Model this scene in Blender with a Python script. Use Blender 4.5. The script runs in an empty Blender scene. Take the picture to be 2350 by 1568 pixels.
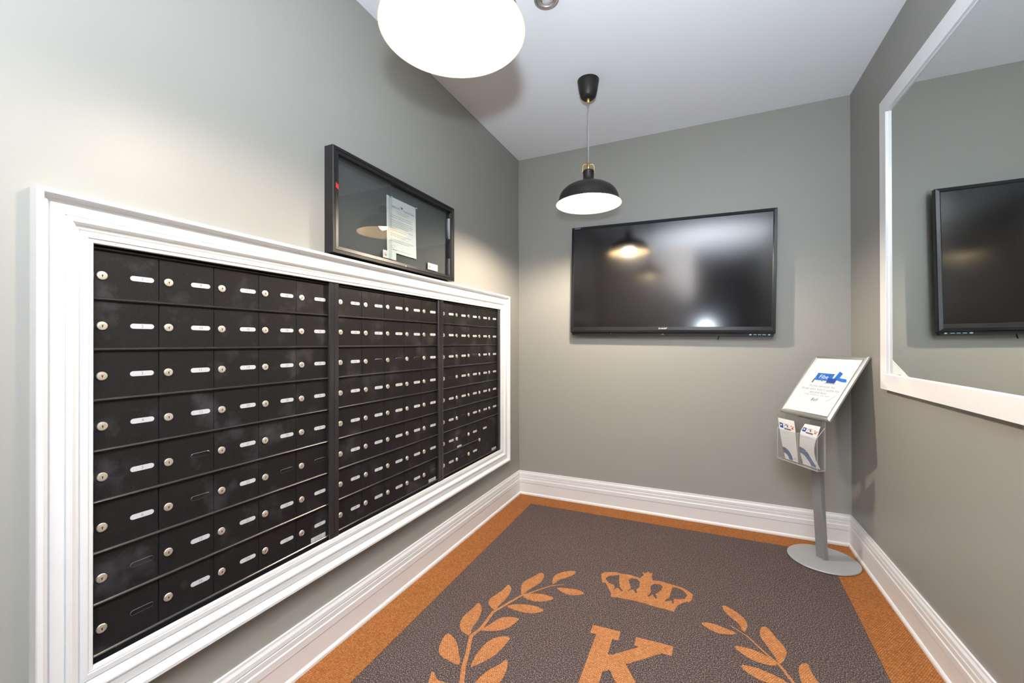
import bpy, math, random
from mathutils import Vector, Matrix
random.seed(4)
scene = bpy.context.scene
COL = scene.collection
PI = math.pi

# ------------------------------------------------------------------ room size (metres)
W = 2.199      # width of the mail room, wall_left at x=0, wall_right at x=W
H = 2.74       # ceiling height
YF = -2.98     # where wall_left ends and the lobby widens
YR = -4.05     # rear wall of the lobby, behind the camera
YH = -6.6      # end of the hall beside it
XL = -1.4      # far side of the lobby
XH = 1.26      # where the hall starts

# ------------------------------------------------------------------ camera
FPX = 959.6
cam_data = bpy.data.cameras.new('camera')
cam_data.sensor_fit = 'HORIZONTAL'
cam_data.sensor_width = 36.0
cam_data.lens = FPX / 2350.0 * 36.0
cam_data.clip_start = 0.02
cam = bpy.data.objects.new('camera', cam_data)
COL.objects.link(cam)
_yaw, _pitch, _roll = 0.4274, 0.0031, -0.0016
_f = Vector((-math.sin(_yaw)*math.cos(_pitch), math.cos(_yaw)*math.cos(_pitch), math.sin(_pitch)))
_r = Vector((math.cos(_yaw), math.sin(_yaw), 0))
_u = _r.cross(_f)
_r2 = _r*math.cos(_roll) + _u*math.sin(_roll)
_u2 = _u*math.cos(_roll) - _r*math.sin(_roll)
_m = Matrix((_r2, _u2, -_f)).transposed().to_4x4()
_m.translation = Vector((1.3779, -3.1633, 1.2351))
cam.matrix_world = _m
scene.camera = cam

# ------------------------------------------------------------------ world, flash, exposure
world = bpy.data.worlds.new('world')
scene.world = world
world.use_nodes = True
world.node_tree.nodes['Background'].inputs[0].default_value = (0.55, 0.6, 0.68, 1)
world.node_tree.nodes['Background'].inputs[1].default_value = 0.25

# the flash on the camera's hot shoe: its head is turned back to bounce off the pale lobby wall,
# and its diffuser also spills light up and towards wall_left
FLASH_POS = (1.42, -3.25, 1.43)
def flash(name, power, aim, size, blend, col=(0.88, 0.935, 1.0)):
    d = bpy.data.lights.new(name, 'SPOT')
    d.energy = power; d.color = col
    d.spot_size = math.radians(size); d.spot_blend = blend; d.shadow_soft_size = 0.035
    o = bpy.data.objects.new(name, d); COL.objects.link(o)
    o.location = FLASH_POS
    o.rotation_euler = Vector(aim).to_track_quat('-Z', 'Y').to_euler()
    return o
flash('flash_head', 2200.0, (0.05, -0.35, 1.0), 98, 1.0)
flash('flash_spill', 280.0, (0.17, 0.6, 1.0), 146, 1.0, (0.77, 0.885, 1.0))

BULB_NEAR, BULB_FAR = 600.0, 2200.0   # emission of the two pendant bulbs
scene.view_settings.view_transform = 'Standard'
scene.view_settings.look = 'None'
scene.view_settings.gamma = 1.0
scene.view_settings.use_curve_mapping = False
scene.view_settings.exposure = 0.2
scene.cycles.max_bounces = 10
scene.cycles.diffuse_bounces = 6
scene.cycles.glossy_bounces = 6
scene.cycles.transparent_max_bounces = 16
scene.cycles.sample_clamp_indirect = 6.0
scene.cycles.caustics_reflective = False
scene.cycles.caustics_refractive = False

# ------------------------------------------------------------------ materials
def srgb(r, g, b):
    f = lambda c: (c/255/12.92) if c/255 <= 0.04045 else ((c/255+0.055)/1.055)**2.4
    return (f(r), f(g), f(b), 1.0)

class NT:
    def __init__(self, mat):
        self.t = mat.node_tree; self.n = self.t.nodes; self.l = self.t.links
    def add(self, typ, **kw):
        nd = self.n.new(typ)
        for k, v in kw.items():
            if k == 'inp':
                for kk, vv in v.items(): nd.inputs[kk].default_value = vv
            else: setattr(nd, k, v)
        return nd
    def link(self, a, b): self.l.new(a, b)

def base_mat(name, col, rough=0.5, metal=0.0, spec=0.5, **extra):
    m = bpy.data.materials.new(name); m.use_nodes = True
    b = m.node_tree.nodes['Principled BSDF']
    b.inputs['Base Color'].default_value = col
    b.inputs['Roughness'].default_value = rough
    b.inputs['Metallic'].default_value = metal
    b.inputs['Specular IOR Level'].default_value = spec
    for k, v in extra.items(): b.inputs[k.replace('_', ' ')].default_value = v
    m.diffuse_color = col
    return m, b, NT(m)

def noisy(name, col, rough, scale=200.0, var=0.06, bump=0.05, dist=0.001, metal=0.0, spec=0.5, detail=4.0, **extra):
    """plain material with fine procedural grain in colour and relief"""
    m, b, t = base_mat(name, col, rough, metal, spec, **extra)
    co = t.add('ShaderNodeTexCoord')
    nz = t.add('ShaderNodeTexNoise', inp={'Scale': scale, 'Detail': detail, 'Roughness': 0.6})
    t.link(co.outputs['Object'], nz.inputs['Vector'])
    mp = t.add('ShaderNodeMapRange', inp={'To Min': 1-var, 'To Max': 1+var, 'From Min': 0.3, 'From Max': 0.7})
    t.link(nz.outputs['Fac'], mp.inputs['Value'])
    mx = t.add('ShaderNodeVectorMath', operation='SCALE')
    mx.inputs[0].default_value = col[:3]
    t.link(mp.outputs['Result'], mx.inputs['Scale'])
    t.link(mx.outputs['Vector'], b.inputs['Base Color'])
    bp = t.add('ShaderNodeBump', inp={'Strength': bump, 'Distance': dist})
    t.link(nz.outputs['Fac'], bp.inputs['Height']); t.link(bp.outputs['Normal'], b.inputs['Normal'])
    return m

def clear_mat(name, tint, ior, rough=0.0, milk=0.0, milkcol=(1,1,1,1)):
    """thin clear sheet: see-through with Fresnel reflection"""
    m = bpy.data.materials.new(name); m.use_nodes = True
    t = NT(m); t.n.clear()
    out = t.add('ShaderNodeOutputMaterial')
    tr = t.add('ShaderNodeBsdfTransparent'); tr.inputs[0].default_value = tint
    gl = t.add('ShaderNodeBsdfGlossy'); gl.inputs['Roughness'].default_value = rough
    lw = t.add('ShaderNodeLayerWeight', inp={'Blend': 0.5})
    p5 = t.add('ShaderNodeMath', operation='POWER'); p5.inputs[1].default_value = 5.0
    t.link(lw.outputs['Facing'], p5.inputs[0])
    f0 = ((ior-1)/(ior+1))**2
    fr = t.add('ShaderNodeMath', operation='MULTIPLY_ADD'); fr.inputs[1].default_value = 1-f0; fr.inputs[2].default_value = f0
    t.link(p5.outputs[0], fr.inputs[0])
    mx = t.add('ShaderNodeMixShader')
    t.link(fr.outputs[0], mx.inputs[0]); t.link(tr.outputs[0], mx.inputs[1]); t.link(gl.outputs[0], mx.inputs[2])
    last = mx
    if milk:
        df = t.add('ShaderNodeBsdfDiffuse'); df.inputs[0].default_value = milkcol
        m2 = t.add('ShaderNodeMixShader'); m2.inputs[0].default_value = milk
        t.link(mx.outputs[0], m2.inputs[1]); t.link(df.outputs[0], m2.inputs[2]); last = m2
    t.link(last.outputs[0], out.inputs[0])
    return m

M = {}
WALL = (0.262, 0.257, 0.234, 1)
M['wall'] = noisy('wall_paint', WALL, 0.42, scale=260, var=0.02, bump=0.06, dist=0.0006, spec=0.35)
M['lobby'] = noisy('lobby_paint', (0.74, 0.67, 0.62, 1), 0.6, scale=200, var=0.02, bump=0.03)
M['dark'] = noisy('dark_hall_paint', (0.035, 0.03, 0.033, 1), 0.6, scale=150, var=0.1, bump=0.03)
M['ceiling'] = noisy('ceiling_paint', (0.86, 0.87, 0.90, 1), 0.75, scale=320, var=0.015, bump=0.06, dist=0.0006, spec=0.2)
M['white'] = noisy('white_trim_paint', (0.76, 0.765, 0.775, 1), 0.32, scale=60, var=0.006, bump=0.0, spec=0.45)
M['mirrorframe'] = noisy('white_lacquer', (0.78, 0.77, 0.77, 1), 0.10, scale=40, var=0.01, bump=0.0, spec=0.5)
M['subfloor'] = noisy('subfloor_concrete', (0.2, 0.19, 0.18, 1), 0.8, scale=40, var=0.15, bump=0.1)
M['black'] = noisy('black_powder_coat', (0.006, 0.0055, 0.006, 1), 0.45, scale=900, var=0.35, bump=0.10, dist=0.0005, spec=0.15)
M['blackrail'] = noisy('black_anodised_rail', (0.014, 0.013, 0.014, 1), 0.26, scale=700, var=0.2, bump=0.01, dist=0.0004, spec=0.6)
M['slotrim'] = noisy('slot_rim_highlight', (0.055, 0.054, 0.056, 1), 0.25, scale=500, var=0.1, spec=0.7)  # black rim lightened to grey, standing in for its edge highlight
M['case'] = noisy('dark_case_aluminium', (0.014, 0.013, 0.0135, 1), 0.33, scale=500, var=0.15, bump=0.02, spec=0.28)
M['felt'] = noisy('grey_felt', (0.10, 0.10, 0.102, 1), 0.95, scale=700, var=0.35, bump=0.3, dist=0.001, spec=0.1)
M['lock'] = noisy('nickel_lock', (0.90, 0.84, 0.74, 1), 0.42, scale=600, var=0.08, bump=0.03, metal=1.0)
M['keyhole'] = noisy('keyhole_dark', (0.03, 0.02, 0.015, 1), 0.5, scale=300)
M['plate'] = noisy('number_plate_plastic', (0.47, 0.475, 0.49, 1), 0.4, scale=300, var=0.03)
M['digit'] = noisy('plate_print', (0.16, 0.16, 0.17, 1), 0.6, scale=300)
M['paper'] = noisy('paper', (0.70, 0.71, 0.72, 1), 0.7, scale=90, var=0.02, bump=0.12, dist=0.002, spec=0.2)
M['poster'] = noisy('poster_paper', (0.68, 0.685, 0.69, 1), 0.45, scale=90, var=0.01, bump=0.02)
M['ink'] = noisy('black_ink', (0.10, 0.10, 0.11, 1), 0.7, scale=300)
M['greyink'] = noisy('grey_ink', (0.20, 0.20, 0.21, 1), 0.7, scale=300)
M['paleink'] = noisy('pale_ink', (0.56, 0.56, 0.57, 1), 0.7, scale=300)
M['navy'] = noisy('navy_ink', (0.008, 0.016, 0.055, 1), 0.5, scale=300)
M['blue'] = noisy('blue_ink', (0.010, 0.11, 0.42, 1), 0.4, scale=60, var=0.3)
M['deepblue'] = noisy('deep_blue_ink', (0.008, 0.045, 0.25, 1), 0.4, scale=50, var=0.4)
M['slate'] = noisy('slate_blue_ink', (0.055, 0.095, 0.22, 1), 0.5, scale=80, var=0.1)
M['orangeink'] = noisy('orange_ink', (0.55, 0.10, 0.03, 1), 0.6, scale=300, var=0.2)
M['red'] = noisy('red_ink', (0.60, 0.02, 0.012, 1), 0.5, scale=300)
M['lampblack'] = noisy('black_lamp_enamel', (0.014, 0.0125, 0.012, 1), 0.42, scale=150, var=0.2, bump=0.02, spec=0.3)
M['lampwhite'] = noisy('glow_tinted_enamel', (0.52, 0.42, 0.27, 1), 0.4, scale=60, var=0.01)  # white enamel; the warm glow of the bulb is put into its tint
M['brass'] = noisy('brass', (0.78, 0.46, 0.12, 1), 0.28, scale=300, var=0.08, metal=1.0)
M['cord'] = noisy('woven_cord', (0.30, 0.30, 0.31, 1), 0.8, scale=900, var=0.5, bump=0.4, dist=0.001)
M['alu'] = noisy('brushed_aluminium', (0.78, 0.77, 0.75, 1), 0.32, scale=220, var=0.05, metal=1.0)
M['grey'] = noisy('grey_painted_steel', (0.36, 0.365, 0.37, 1), 0.45, scale=350, var=0.06, bump=0.03, metal=0.25)
M['greypole'] = noisy('grey_painted_pole', (0.25, 0.255, 0.265, 1), 0.4, scale=350, var=0.06, bump=0.03, metal=0.35)
M['chrome'] = noisy('chrome', (0.85, 0.85, 0.85, 1), 0.10, scale=200, var=0.03, metal=1.0)
M['tvbezel'] = noisy('tv_bezel_plastic', (0.010, 0.010, 0.012, 1), 0.28, scale=400, var=0.1, spec=0.35)
M['tvblack'] = noisy('tv_black_plastic', (0.006, 0.006, 0.0065, 1), 0.45, scale=400, var=0.1, spec=0.2)
M['tvprint'] = noisy('tv_silver_print', (0.70, 0.72, 0.74, 1), 0.4, scale=300)
M['tvblueprint'] = noisy('tv_pale_blue_print', (0.30, 0.55, 0.62, 1), 0.4, scale=300)
M['tvscreen'] = noisy('tv_screen', (0.004, 0.0035, 0.004, 1), 0.13, scale=900, var=0.05, bump=0.0, spec=0.42)
M['olive'] = noisy('olive_fabric', (0.30, 0.25, 0.10, 1), 0.8, scale=200, var=0.15, bump=0.1)
M['glass'] = clear_mat('clear_glass', (0.94, 0.96, 0.95, 1), 1.5)
M['acrylic'] = clear_mat('clear_acrylic', (0.95, 0.95, 0.95, 1), 1.45, milk=0.04)
M['acrylicedge'] = clear_mat('acrylic_edge', (0.8, 0.8, 0.8, 1), 1.5, milk=0.45)
M['lensglass'] = clear_mat('lens_glass', (0.85, 0.87, 0.88, 1), 1.9, rough=0.05, milk=0.35)
_m, _b, _t = base_mat('silvered_mirror', (0.86, 0.90, 0.875, 1), 0.0, 1.0)
_co = _t.add('ShaderNodeTexCoord'); _nz = _t.add('ShaderNodeTexNoise', inp={'Scale': 3.0})
_t.link(_co.outputs['Object'], _nz.inputs['Vector'])
_mp = _t.add('ShaderNodeMapRange', inp={'To Min': 0.0, 'To Max': 0.004})
_t.link(_nz.outputs['Fac'], _mp.inputs['Value']); _t.link(_mp.outputs['Result'], _b.inputs['Roughness'])
M['mirror'] = _m
# bulb: the only thing here that gives off light, besides the flash
for _k, _name, _s in (('bulb_near', 'warm_bulb', BULB_NEAR), ('bulb_far', 'bright_warm_bulb', BULB_FAR)):
    _m = bpy.data.materials.new(_name); _m.use_nodes = True
    _t = NT(_m); _t.n.clear()
    _o = _t.add('ShaderNodeOutputMaterial'); _e = _t.add('ShaderNodeEmission', inp={'Strength': _s}); _bb = _t.add('ShaderNodeRGB')
    _bb.outputs[0].default_value = (1.0, 0.87, 0.71, 1)
    _t.link(_bb.outputs[0], _e.inputs[0]); _t.link(_e.outputs[0], _o.inputs[0])
    M[_k] = _m

# mailbox doors: black powder coat with a few hand smudges
def door_mat():
    m, b, t = base_mat('mailbox_door_coat', (0.0125, 0.0115, 0.012, 1), 0.48, 0.0, 0.16)
    geo = t.add('ShaderNodeNewGeometry')
    n1 = t.add('ShaderNodeTexNoise', inp={'Scale': 7.0, 'Detail': 5.0, 'Roughness': 0.62})
    t.link(geo.outputs['Position'], n1.inputs['Vector'])
    r1 = t.add('ShaderNodeMapRange', inp={'From Min': 0.54, 'From Max': 0.76, 'To Min': 0.0, 'To Max': 0.6})
    t.link(n1.outputs['Fac'], r1.inputs['Value'])
    n2 = t.add('ShaderNodeTexNoise', inp={'Scale': 700.0, 'Detail': 2.0})
    t.link(geo.outputs['Position'], n2.inputs['Vector'])
    r2 = t.add('ShaderNodeMapRange', inp={'From Min': 0.35, 'From Max': 0.7, 'To Min': 0.0, 'To Max': 1.0})
    t.link(n2.outputs['Fac'], r2.inputs['Value'])
    mixa = t.add('ShaderNodeMix', data_type='RGBA')
    mixa.inputs[6].default_value = (0.004, 0.0036, 0.004, 1); mixa.inputs[7].default_value = (0.0145, 0.013, 0.0135, 1)
    t.link(r2.outputs['Result'], mixa.inputs[0])
    mixb = t.add('ShaderNodeMix', data_type='RGBA')
    mixb.inputs[7].default_value = (0.058, 0.056, 0.062, 1)
    t.link(r1.outputs['Result'], mixb.inputs[0]); t.link(mixa.outputs[2], mixb.inputs[6])
    t.link(mixb.outputs[2], b.inputs['Base Color'])
    bp = t.add('ShaderNodeBump', inp={'Strength': 0.12, 'Distance': 0.0006})
    t.link(n2.outputs['Fac'], bp.inputs['Height']); t.link(bp.outputs['Normal'], b.inputs['Normal'])
    return m
M['door'] = door_mat()

# carpet: brown speckled field, woven orange border and emblem
def field_mat():
    m, b, t = base_mat('brown_speckled_carpet', (0.1, 0.075, 0.065, 1), 0.95, 0.0, 0.1)
    geo = t.add('ShaderNodeNewGeometry')
    n1 = t.add('ShaderNodeTexNoise', inp={'Scale': 240.0, 'Detail': 3.0, 'Roughness': 0.75})
    t.link(geo.outputs['Position'], n1.inputs['Vector'])
    ramp = t.add('ShaderNodeValToRGB')
    e = ramp.color_ramp.elements
    e[0].position = 0.38; e[0].color = (0.022, 0.016, 0.016, 1)
    e[1].position = 0.64; e[1].color = (0.33, 0.265, 0.24, 1)
    k = ramp.color_ramp.elements.new(0.48); k.color = (0.046, 0.033, 0.031, 1)
    k = ramp.color_ramp.elements.new(0.55); k.color = (0.092, 0.067, 0.062, 1)
    t.link(n1.outputs['Fac'], ramp.inputs[0]); t.link(ramp.outputs[0], b.inputs['Base Color'])
    bp = t.add('ShaderNodeBump', inp={'Strength': 0.5, 'Distance': 0.003})
    t.link(n1.outputs['Fac'], bp.inputs['Height']); t.link(bp.outputs['Normal'], b.inputs['Normal'])
    return m
def weave_mat(name, light, mid, dark, sc):
    m, b, t = base_mat(name, mid, 0.9, 0.0, 0.1)
    geo = t.add('ShaderNodeNewGeometry')
    br = t.add('ShaderNodeTexBrick', inp={'Scale': sc, 'Mortar Size': 0.16, 'Mortar Smooth': 1.0, 'Brick Width': 1.0, 'Row Height': 0.74, 'Bias': 0.0})
    br.offset = 0.5
    br.inputs['Color1'].default_value = light; br.inputs['Color2'].default_value = mid; br.inputs['Mortar'].default_value = dark
    t.link(geo.outputs['Position'], br.inputs['Vector'])
    n1 = t.add('ShaderNodeTexNoise', inp={'Scale': 320.0, 'Detail': 3.0})
    t.link(geo.outputs['Position'], n1.inputs['Vector'])
    r = t.add('ShaderNodeMapRange', inp={'From Min': 0.3, 'From Max': 0.7, 'To Min': 0.62, 'To Max': 1.35})
    t.link(n1.outputs['Fac'], r.inputs['Value'])
    mul = t.add('ShaderNodeVectorMath', operation='SCALE')
    t.link(br.outputs['Color'], mul.inputs[0]); t.link(r.outputs['Result'], mul.inputs['Scale'])
    t.link(mul.outputs['Vector'], b.inputs['Base Color'])
    inv = t.add('ShaderNodeMath', operation='SUBTRACT'); inv.inputs[0].default_value = 1.0
    t.link(br.outputs['Fac'], inv.inputs[1])
    bp = t.add('ShaderNodeBump', inp={'Strength': 0.7, 'Distance': 0.002})
    t.link(inv.outputs[0], bp.inputs['Height']); t.link(bp.outputs['Normal'], b.inputs['Normal'])
    return m
M['field'] = field_mat()
M['border'] = weave_mat('orange_woven_border', (0.43, 0.175, 0.056, 1), (0.30, 0.108, 0.029, 1), (0.12, 0.040, 0.011, 1), 125.0)
M['emblem'] = weave_mat('orange_woven_emblem', (0.54, 0.25, 0.105, 1), (0.43, 0.172, 0.062, 1), (0.18, 0.062, 0.020, 1), 115.0)

# ------------------------------------------------------------------ mesh building
class MB:
    def __init__(self): self.v = []; self.f = []; self.mi = []; self.sm = []
    def add(self, verts, faces, mi=0, smooth=False):
        o = len(self.v); self.v += [tuple(p) for p in verts]
        for f in faces:
            self.f.append(tuple(i+o for i in f)); self.mi.append(mi); self.sm.append(smooth)
        return self
    def box(self, x0, x1, y0, y1, z0, z1, mi=0):
        v = [(x, y, z) for z in (z0, z1) for y in (y0, y1) for x in (x0, x1)]
        return self.add(v, [(0,2,3,1),(4,5,7,6),(0,1,5,4),(2,6,7,3),(0,4,6,2),(1,3,7,5)], mi)
    def lathe(self, prof, n=32, mi=0, c=(0,0,0), smooth=True, cap0=False, cap1=False):
        """profile of (radius, z) turned about the z axis"""
        v = [(c[0]+r*math.cos(2*PI*k/n), c[1]+r*math.sin(2*PI*k/n), c[2]+z) for r, z in prof for k in range(n)]
        f = []
        for i in range(len(prof)-1):
            for k in range(n):
                a = i*n+k; b = i*n+(k+1) % n
                f.append((a, b, b+n, a+n))
        self.add(v, f, mi, smooth)
        o = len(self.v)-len(v)
        if cap0: self.f.append(tuple(o+k for k in reversed(range(n)))); self.mi.append(mi); self.sm.append(False)
        if cap1: self.f.append(tuple(o+(len(prof)-1)*n+k for k in range(n))); self.mi.append(mi); self.sm.append(False)
        return self
    def tube(self, pts, r, n=10, mi=0, smooth=True):
        P = [Vector(p) for p in pts]; v = []; f = []
        for i, p in enumerate(P):
            d = (P[min(i+1, len(P)-1)]-P[max(i-1, 0)]).normalized()
            a = d.orthogonal().normalized() if i == 0 else (a - d*a.dot(d)).normalized()
            b = d.cross(a)
            for k in range(n):
                t = 2*PI*k/n; v.append(p+a*(r*math.cos(t))+b*(r*math.sin(t)))
        for i in range(len(P)-1):
            for k in range(n):
                q = i*n+k; s = i*n+(k+1) % n
                f.append((q, s, s+n, q+n))
        f.append(tuple(reversed(range(n)))); f.append(tuple((len(P)-1)*n+k for k in range(n)))
        return self.add(v, f, mi, smooth)
    def prism(self, poly, h0, h1, mp=lambda u, v, h: (u, v, h), mi=0, side=None):
        """polygon (u, v) raised from h0 to h1 through the mapping mp; counter-clockwise seen from +h"""
        a = sum(poly[i][0]*poly[(i+1) % len(poly)][1]-poly[(i+1) % len(poly)][0]*poly[i][1] for i in range(len(poly)))
        if a < 0: poly = poly[::-1]
        n = len(poly)
        v = [mp(u, w, h0) for u, w in poly]+[mp(u, w, h1) for u, w in poly]
        self.add(v, [tuple(reversed(range(n))), tuple(range(n, 2*n))], mi)
        o = len(self.v)-2*n
        for i in range(n):
            j = (i+1) % n
            self.f.append((o+i, o+j, o+n+j, o+n+i)); self.mi.append(mi if side is None else side); self.sm.append(False)
        return self
    def flat(self, vf, h, mp, mi=0, du=0, dv=0):
        vs, fs = vf
        return self.add([mp(u+du, w+dv, h) for u, w in vs], fs, mi)
    def build(self, name, mats, parent=None, loc=None):
        me = bpy.data.meshes.new(name)
        me.from_pydata(self.v, [], self.f)
        mats = mats if isinstance(mats, (list, tuple)) else [mats]
        for k in mats: me.materials.append(M[k])
        me.polygons.foreach_set('material_index', self.mi)
        me.polygons.foreach_set('use_smooth', self.sm)
        me.validate(); me.update()
        o = bpy.data.objects.new(name, me); COL.objects.link(o)
        if parent: o.parent = parent
        if loc: o.location = loc
        return o

def recalc(o):
    import bmesh
    bm = bmesh.new(); bm.from_mesh(o.data); bmesh.ops.recalc_face_normals(bm, faces=bm.faces); bm.to_mesh(o.data); bm.free()
    return o

def bevel(o, w, seg=2):
    md = o.modifiers.new('edge', 'BEVEL'); md.width = w; md.segments = seg; md.limit_method = 'ANGLE'; md.angle_limit = math.radians(40)
    return o

def tag(o, label=None, cat=None, group=None, kind=None):
    if label: o['label'] = label
    if cat: o['category'] = cat
    if group: o['group'] = group
    if kind: o['kind'] = kind
    return o

def empty(name, loc=(0,0,0)):
    o = bpy.data.objects.new(name, None); o.empty_display_size = 0.05; COL.objects.link(o); o.location = loc
    return o

def link_copy(o, parent, loc=None, name=None):
    c = o.copy(); COL.objects.link(c); c.parent = parent
    if loc is not None: c.location = loc
    return c

def text2d(s, size, align='CENTER', squeeze=1.0, shear=0.0, spacing=1.0):
    """flat letter shapes as (verts, faces) in the plane"""
    cu = bpy.data.curves.new('lettering', 'FONT')
    cu.body = s; cu.size = size; cu.align_x = align; cu.align_y = 'CENTER'; cu.resolution_u = 3; cu.shear = shear; cu.space_character = spacing
    o = bpy.data.objects.new('lettering', cu); COL.objects.link(o)
    dg = bpy.context.evaluated_depsgraph_get()
    me = bpy.data.meshes.new_from_object(o.evaluated_get(dg))
    vs = [(v.co.x*squeeze, v.co.y) for v in me.vertices]; fs = [tuple(p.vertices) for p in me.polygons]
    if me.polygons and sum(p.normal.z for p in me.polygons) < 0: fs = [f[::-1] for f in fs]
    bpy.data.objects.remove(o); bpy.data.curves.remove(cu); bpy.data.meshes.remove(me)
    return vs, fs

def shape2d(loops):
    """flat filled shape with holes as (verts, faces)"""
    cu = bpy.data.curves.new('outline', 'CURVE'); cu.dimensions = '2D'; cu.fill_mode = 'BOTH'
    for lp in loops:
        sp = cu.splines.new('POLY'); sp.points.add(len(lp)-1); sp.use_cyclic_u = True
        for p, (x, y) in zip(sp.points, lp): p.co = (x, y, 0, 1)
    o = bpy.data.objects.new('outline', cu); COL.objects.link(o)
    dg = bpy.context.evaluated_depsgraph_get()
    me = bpy.data.meshes.new_from_object(o.evaluated_get(dg))
    vs = [(v.co.x, v.co.y) for v in me.vertices]; fs = []
    for p in me.polygons:
        ix = tuple(p.vertices)
        fs.append(ix if p.normal.z > 0 else ix[::-1])
    bpy.data.objects.remove(o); bpy.data.curves.remove(cu); bpy.data.meshes.remove(me)
    return vs, fs

def frame4(name, mat, parent, u0, u1, v0, v1, prof, mp, smooth=False, back=0.0, gap=0.0):
    """four mitred rails; prof = list of (inset from the outer edge, height) from outside to inside"""
    out = []
    sides = [((u0, v1), (u1, v1), (1, -1), (-1, -1)), ((u1, v1), (u1, v0), (-1, -1), (-1, 1)),
             ((u1, v0), (u0, v0), (-1, 1), (1, 1)), ((u0, v0), (u0, v1), (1, 1), (1, -1))]
    full = [(prof[0][0], back)]+list(prof)+[(prof[-1][0], back)]
    n = len(full)
    for A, B, da, db in sides:
        L = Vector((B[0]-A[0], B[1]-A[1])).normalized()*gap
        va = [mp(A[0]+da[0]*s+L.x, A[1]+da[1]*s+L.y, h) for s, h in full]
        vb = [mp(B[0]+db[0]*s-L.x, B[1]+db[1]*s-L.y, h) for s, h in full]
        m = MB()
        m.add(va+vb, [(i, i+1, n+i+1, n+i) for i in range(n-1)]+[(n-1, 0, n, 2*n-1)]+[tuple(reversed(range(n))), tuple(range(n, 2*n))])
        out.append(recalc(m.build(name, mat, parent)))
    return out

def pill(L, h, n=6):
    r = h/2; pts = []
    for k in range(n+1):
        t = -PI/2+PI*k/n; pts.append((L/2-r+r*math.cos(t), r*math.sin(t)))
    for k in range(n+1):
        t = PI/2+PI*k/n; pts.append((-L/2+r+r*math.cos(t), r*math.sin(t)))
    return pts

# ------------------------------------------------------------------ mappings from a wall's own plane (u along, v up, h out) to space
left_mp = lambda u, v, h: (h, u, v)
back_mp = lambda u, v, h: (u, -h, v)
right_mp = lambda u, v, h: (-h, -u, v)
floor_mp = lambda u, v, h: (u, v, h)

# ------------------------------------------------------------------ the setting
def struct(o): return tag(o, kind='structure')
T = 0.12
struct(MB().box(XL-T, W+T, YH-T, T, -0.07, -0.012).build('floor', 'subfloor'))
struct(MB().box(XL-T, W+T, YH-T, T, H, H+0.1).build('ceiling', 'ceiling'))
struct(MB().box(-T, W+T, 0, T, -0.012, H).build('wall_back', 'wall'))
struct(MB().box(W, W+T, YH, 0, -0.012, H).build('wall_right', 'wall'))
# left wall with the opening that the mailboxes sit in
OY0, OY1, OZ0, OZ1 = -2.672, -0.350, 0.425, 1.502
def slab_with_hole():
    m = MB(); ys = (YF, OY0, OY1, 0.0); zs = (-0.012, OZ0, OZ1, H)
    v = [(x, y, z) for x in (0.0, -0.16) for z in zs for y in ys]
    idx = lambda i, j, k: i*16+j*4+k
    f = []
    for j in range(3):
        for k in range(3):
            if j == 1 and k == 1: continue
            f.append((idx(0,j,k), idx(0,j,k+1), idx(0,j+1,k+1), idx(0,j+1,k)))
            f.append((idx(1,j,k), idx(1,j+1,k), idx(1,j+1,k+1), idx(1,j,k+1)))
    for k in range(3):
        f.append((idx(0,0,k), idx(1,0,k), idx(1,0,k+1), idx(0,0,k+1))); f.append((idx(0,3,k), idx(0,3,k+1), idx(1,3,k+1), idx(1,3,k)))
        f.append((idx(0,k,0), idx(0,k+1,0), idx(1,k+1,0), idx(1,k,0))); f.append((idx(0,k,3), idx(1,k,3), idx(1,k+1,3), idx(0,k+1,3)))
    for a, b in (((1,1),(1,2)), ((1,2),(2,2)), ((2,2),(2,1)), ((2,1),(1,1))):
        f.append((idx(0,*a), idx(0,*b), idx(1,*b), idx(1,*a)))
    m.add(v, f)
    return recalc(m.build('wall_left', 'wall'))
struct(slab_with_hole())
struct(MB().box(XL, -0.16, YF, YF+T, -0.012, H).build('wall_lobby', 'lobby'))
struct(MB().box(XL-T, XL, YR, YF, -0.012, H).build('wall_far', 'lobby'))
struct(MB().box(XL-T, XH, YR-T, YR, -0.012, H).build('wall_rear', 'lobby'))
struct(MB().box(XH-T, XH, YH, YR-T, -0.012, H).build('wall_hall', 'dark'))
struct(MB().box(XH-T, W, YH-T, YH, -0.012, H).build('wall_end', 'dark'))
struct(MB().box(-0.18, 0.03, YF-0.09, YF, -0.012, H).build('trim_2', 'dark'))

# baseboards: a tall moulded profile with a small shoe mould, mitred in the corners (thickness out from the wall, height)
BB = [(0, 0), (0.023, 0), (0.0225, 0.010), (0.019, 0.016), (0.0145, 0.019), (0.0145, 0.092), (0.0165, 0.096), (0.0165, 0.122),
      (0.0135, 0.127), (0.0135, 0.146), (0.0105, 0.149), (0.0135, 0.153), (0.0125, 0.168), (0.008, 0.178), (0.0075, 0.186), (0, 0.187)]
def baseboard(name, pa, pb, ma, mb, nrm):
    """from pa to pb along a wall whose inward normal is nrm; ma / mb pull the ends in by the thickness (inside mitre)"""
    d = (Vector(pb)-Vector(pa)).normalized(); n = Vector(nrm)
    va = [Vector(pa)+d*(t*ma)+n*t+Vector((0,0,z)) for t, z in BB]; vb = [Vector(pb)-d*(t*mb)+n*t+Vector((0,0,z)) for t, z in BB]
    k = len(BB)
    m = MB().add(va+vb, [(i, (i+1) % k, k+(i+1) % k, k+i) for i in range(k)]+[tuple(range(k)), tuple(reversed(range(k, 2*k)))])
    return struct(recalc(m.build(name, 'white')))
baseboard('baseboard_left', (0, YF, 0), (0, 0, 0), 0, 1, (1,0,0))
baseboard('baseboard_back', (0, 0, 0), (W, 0, 0), 1, 1, (0,-1,0))
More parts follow.
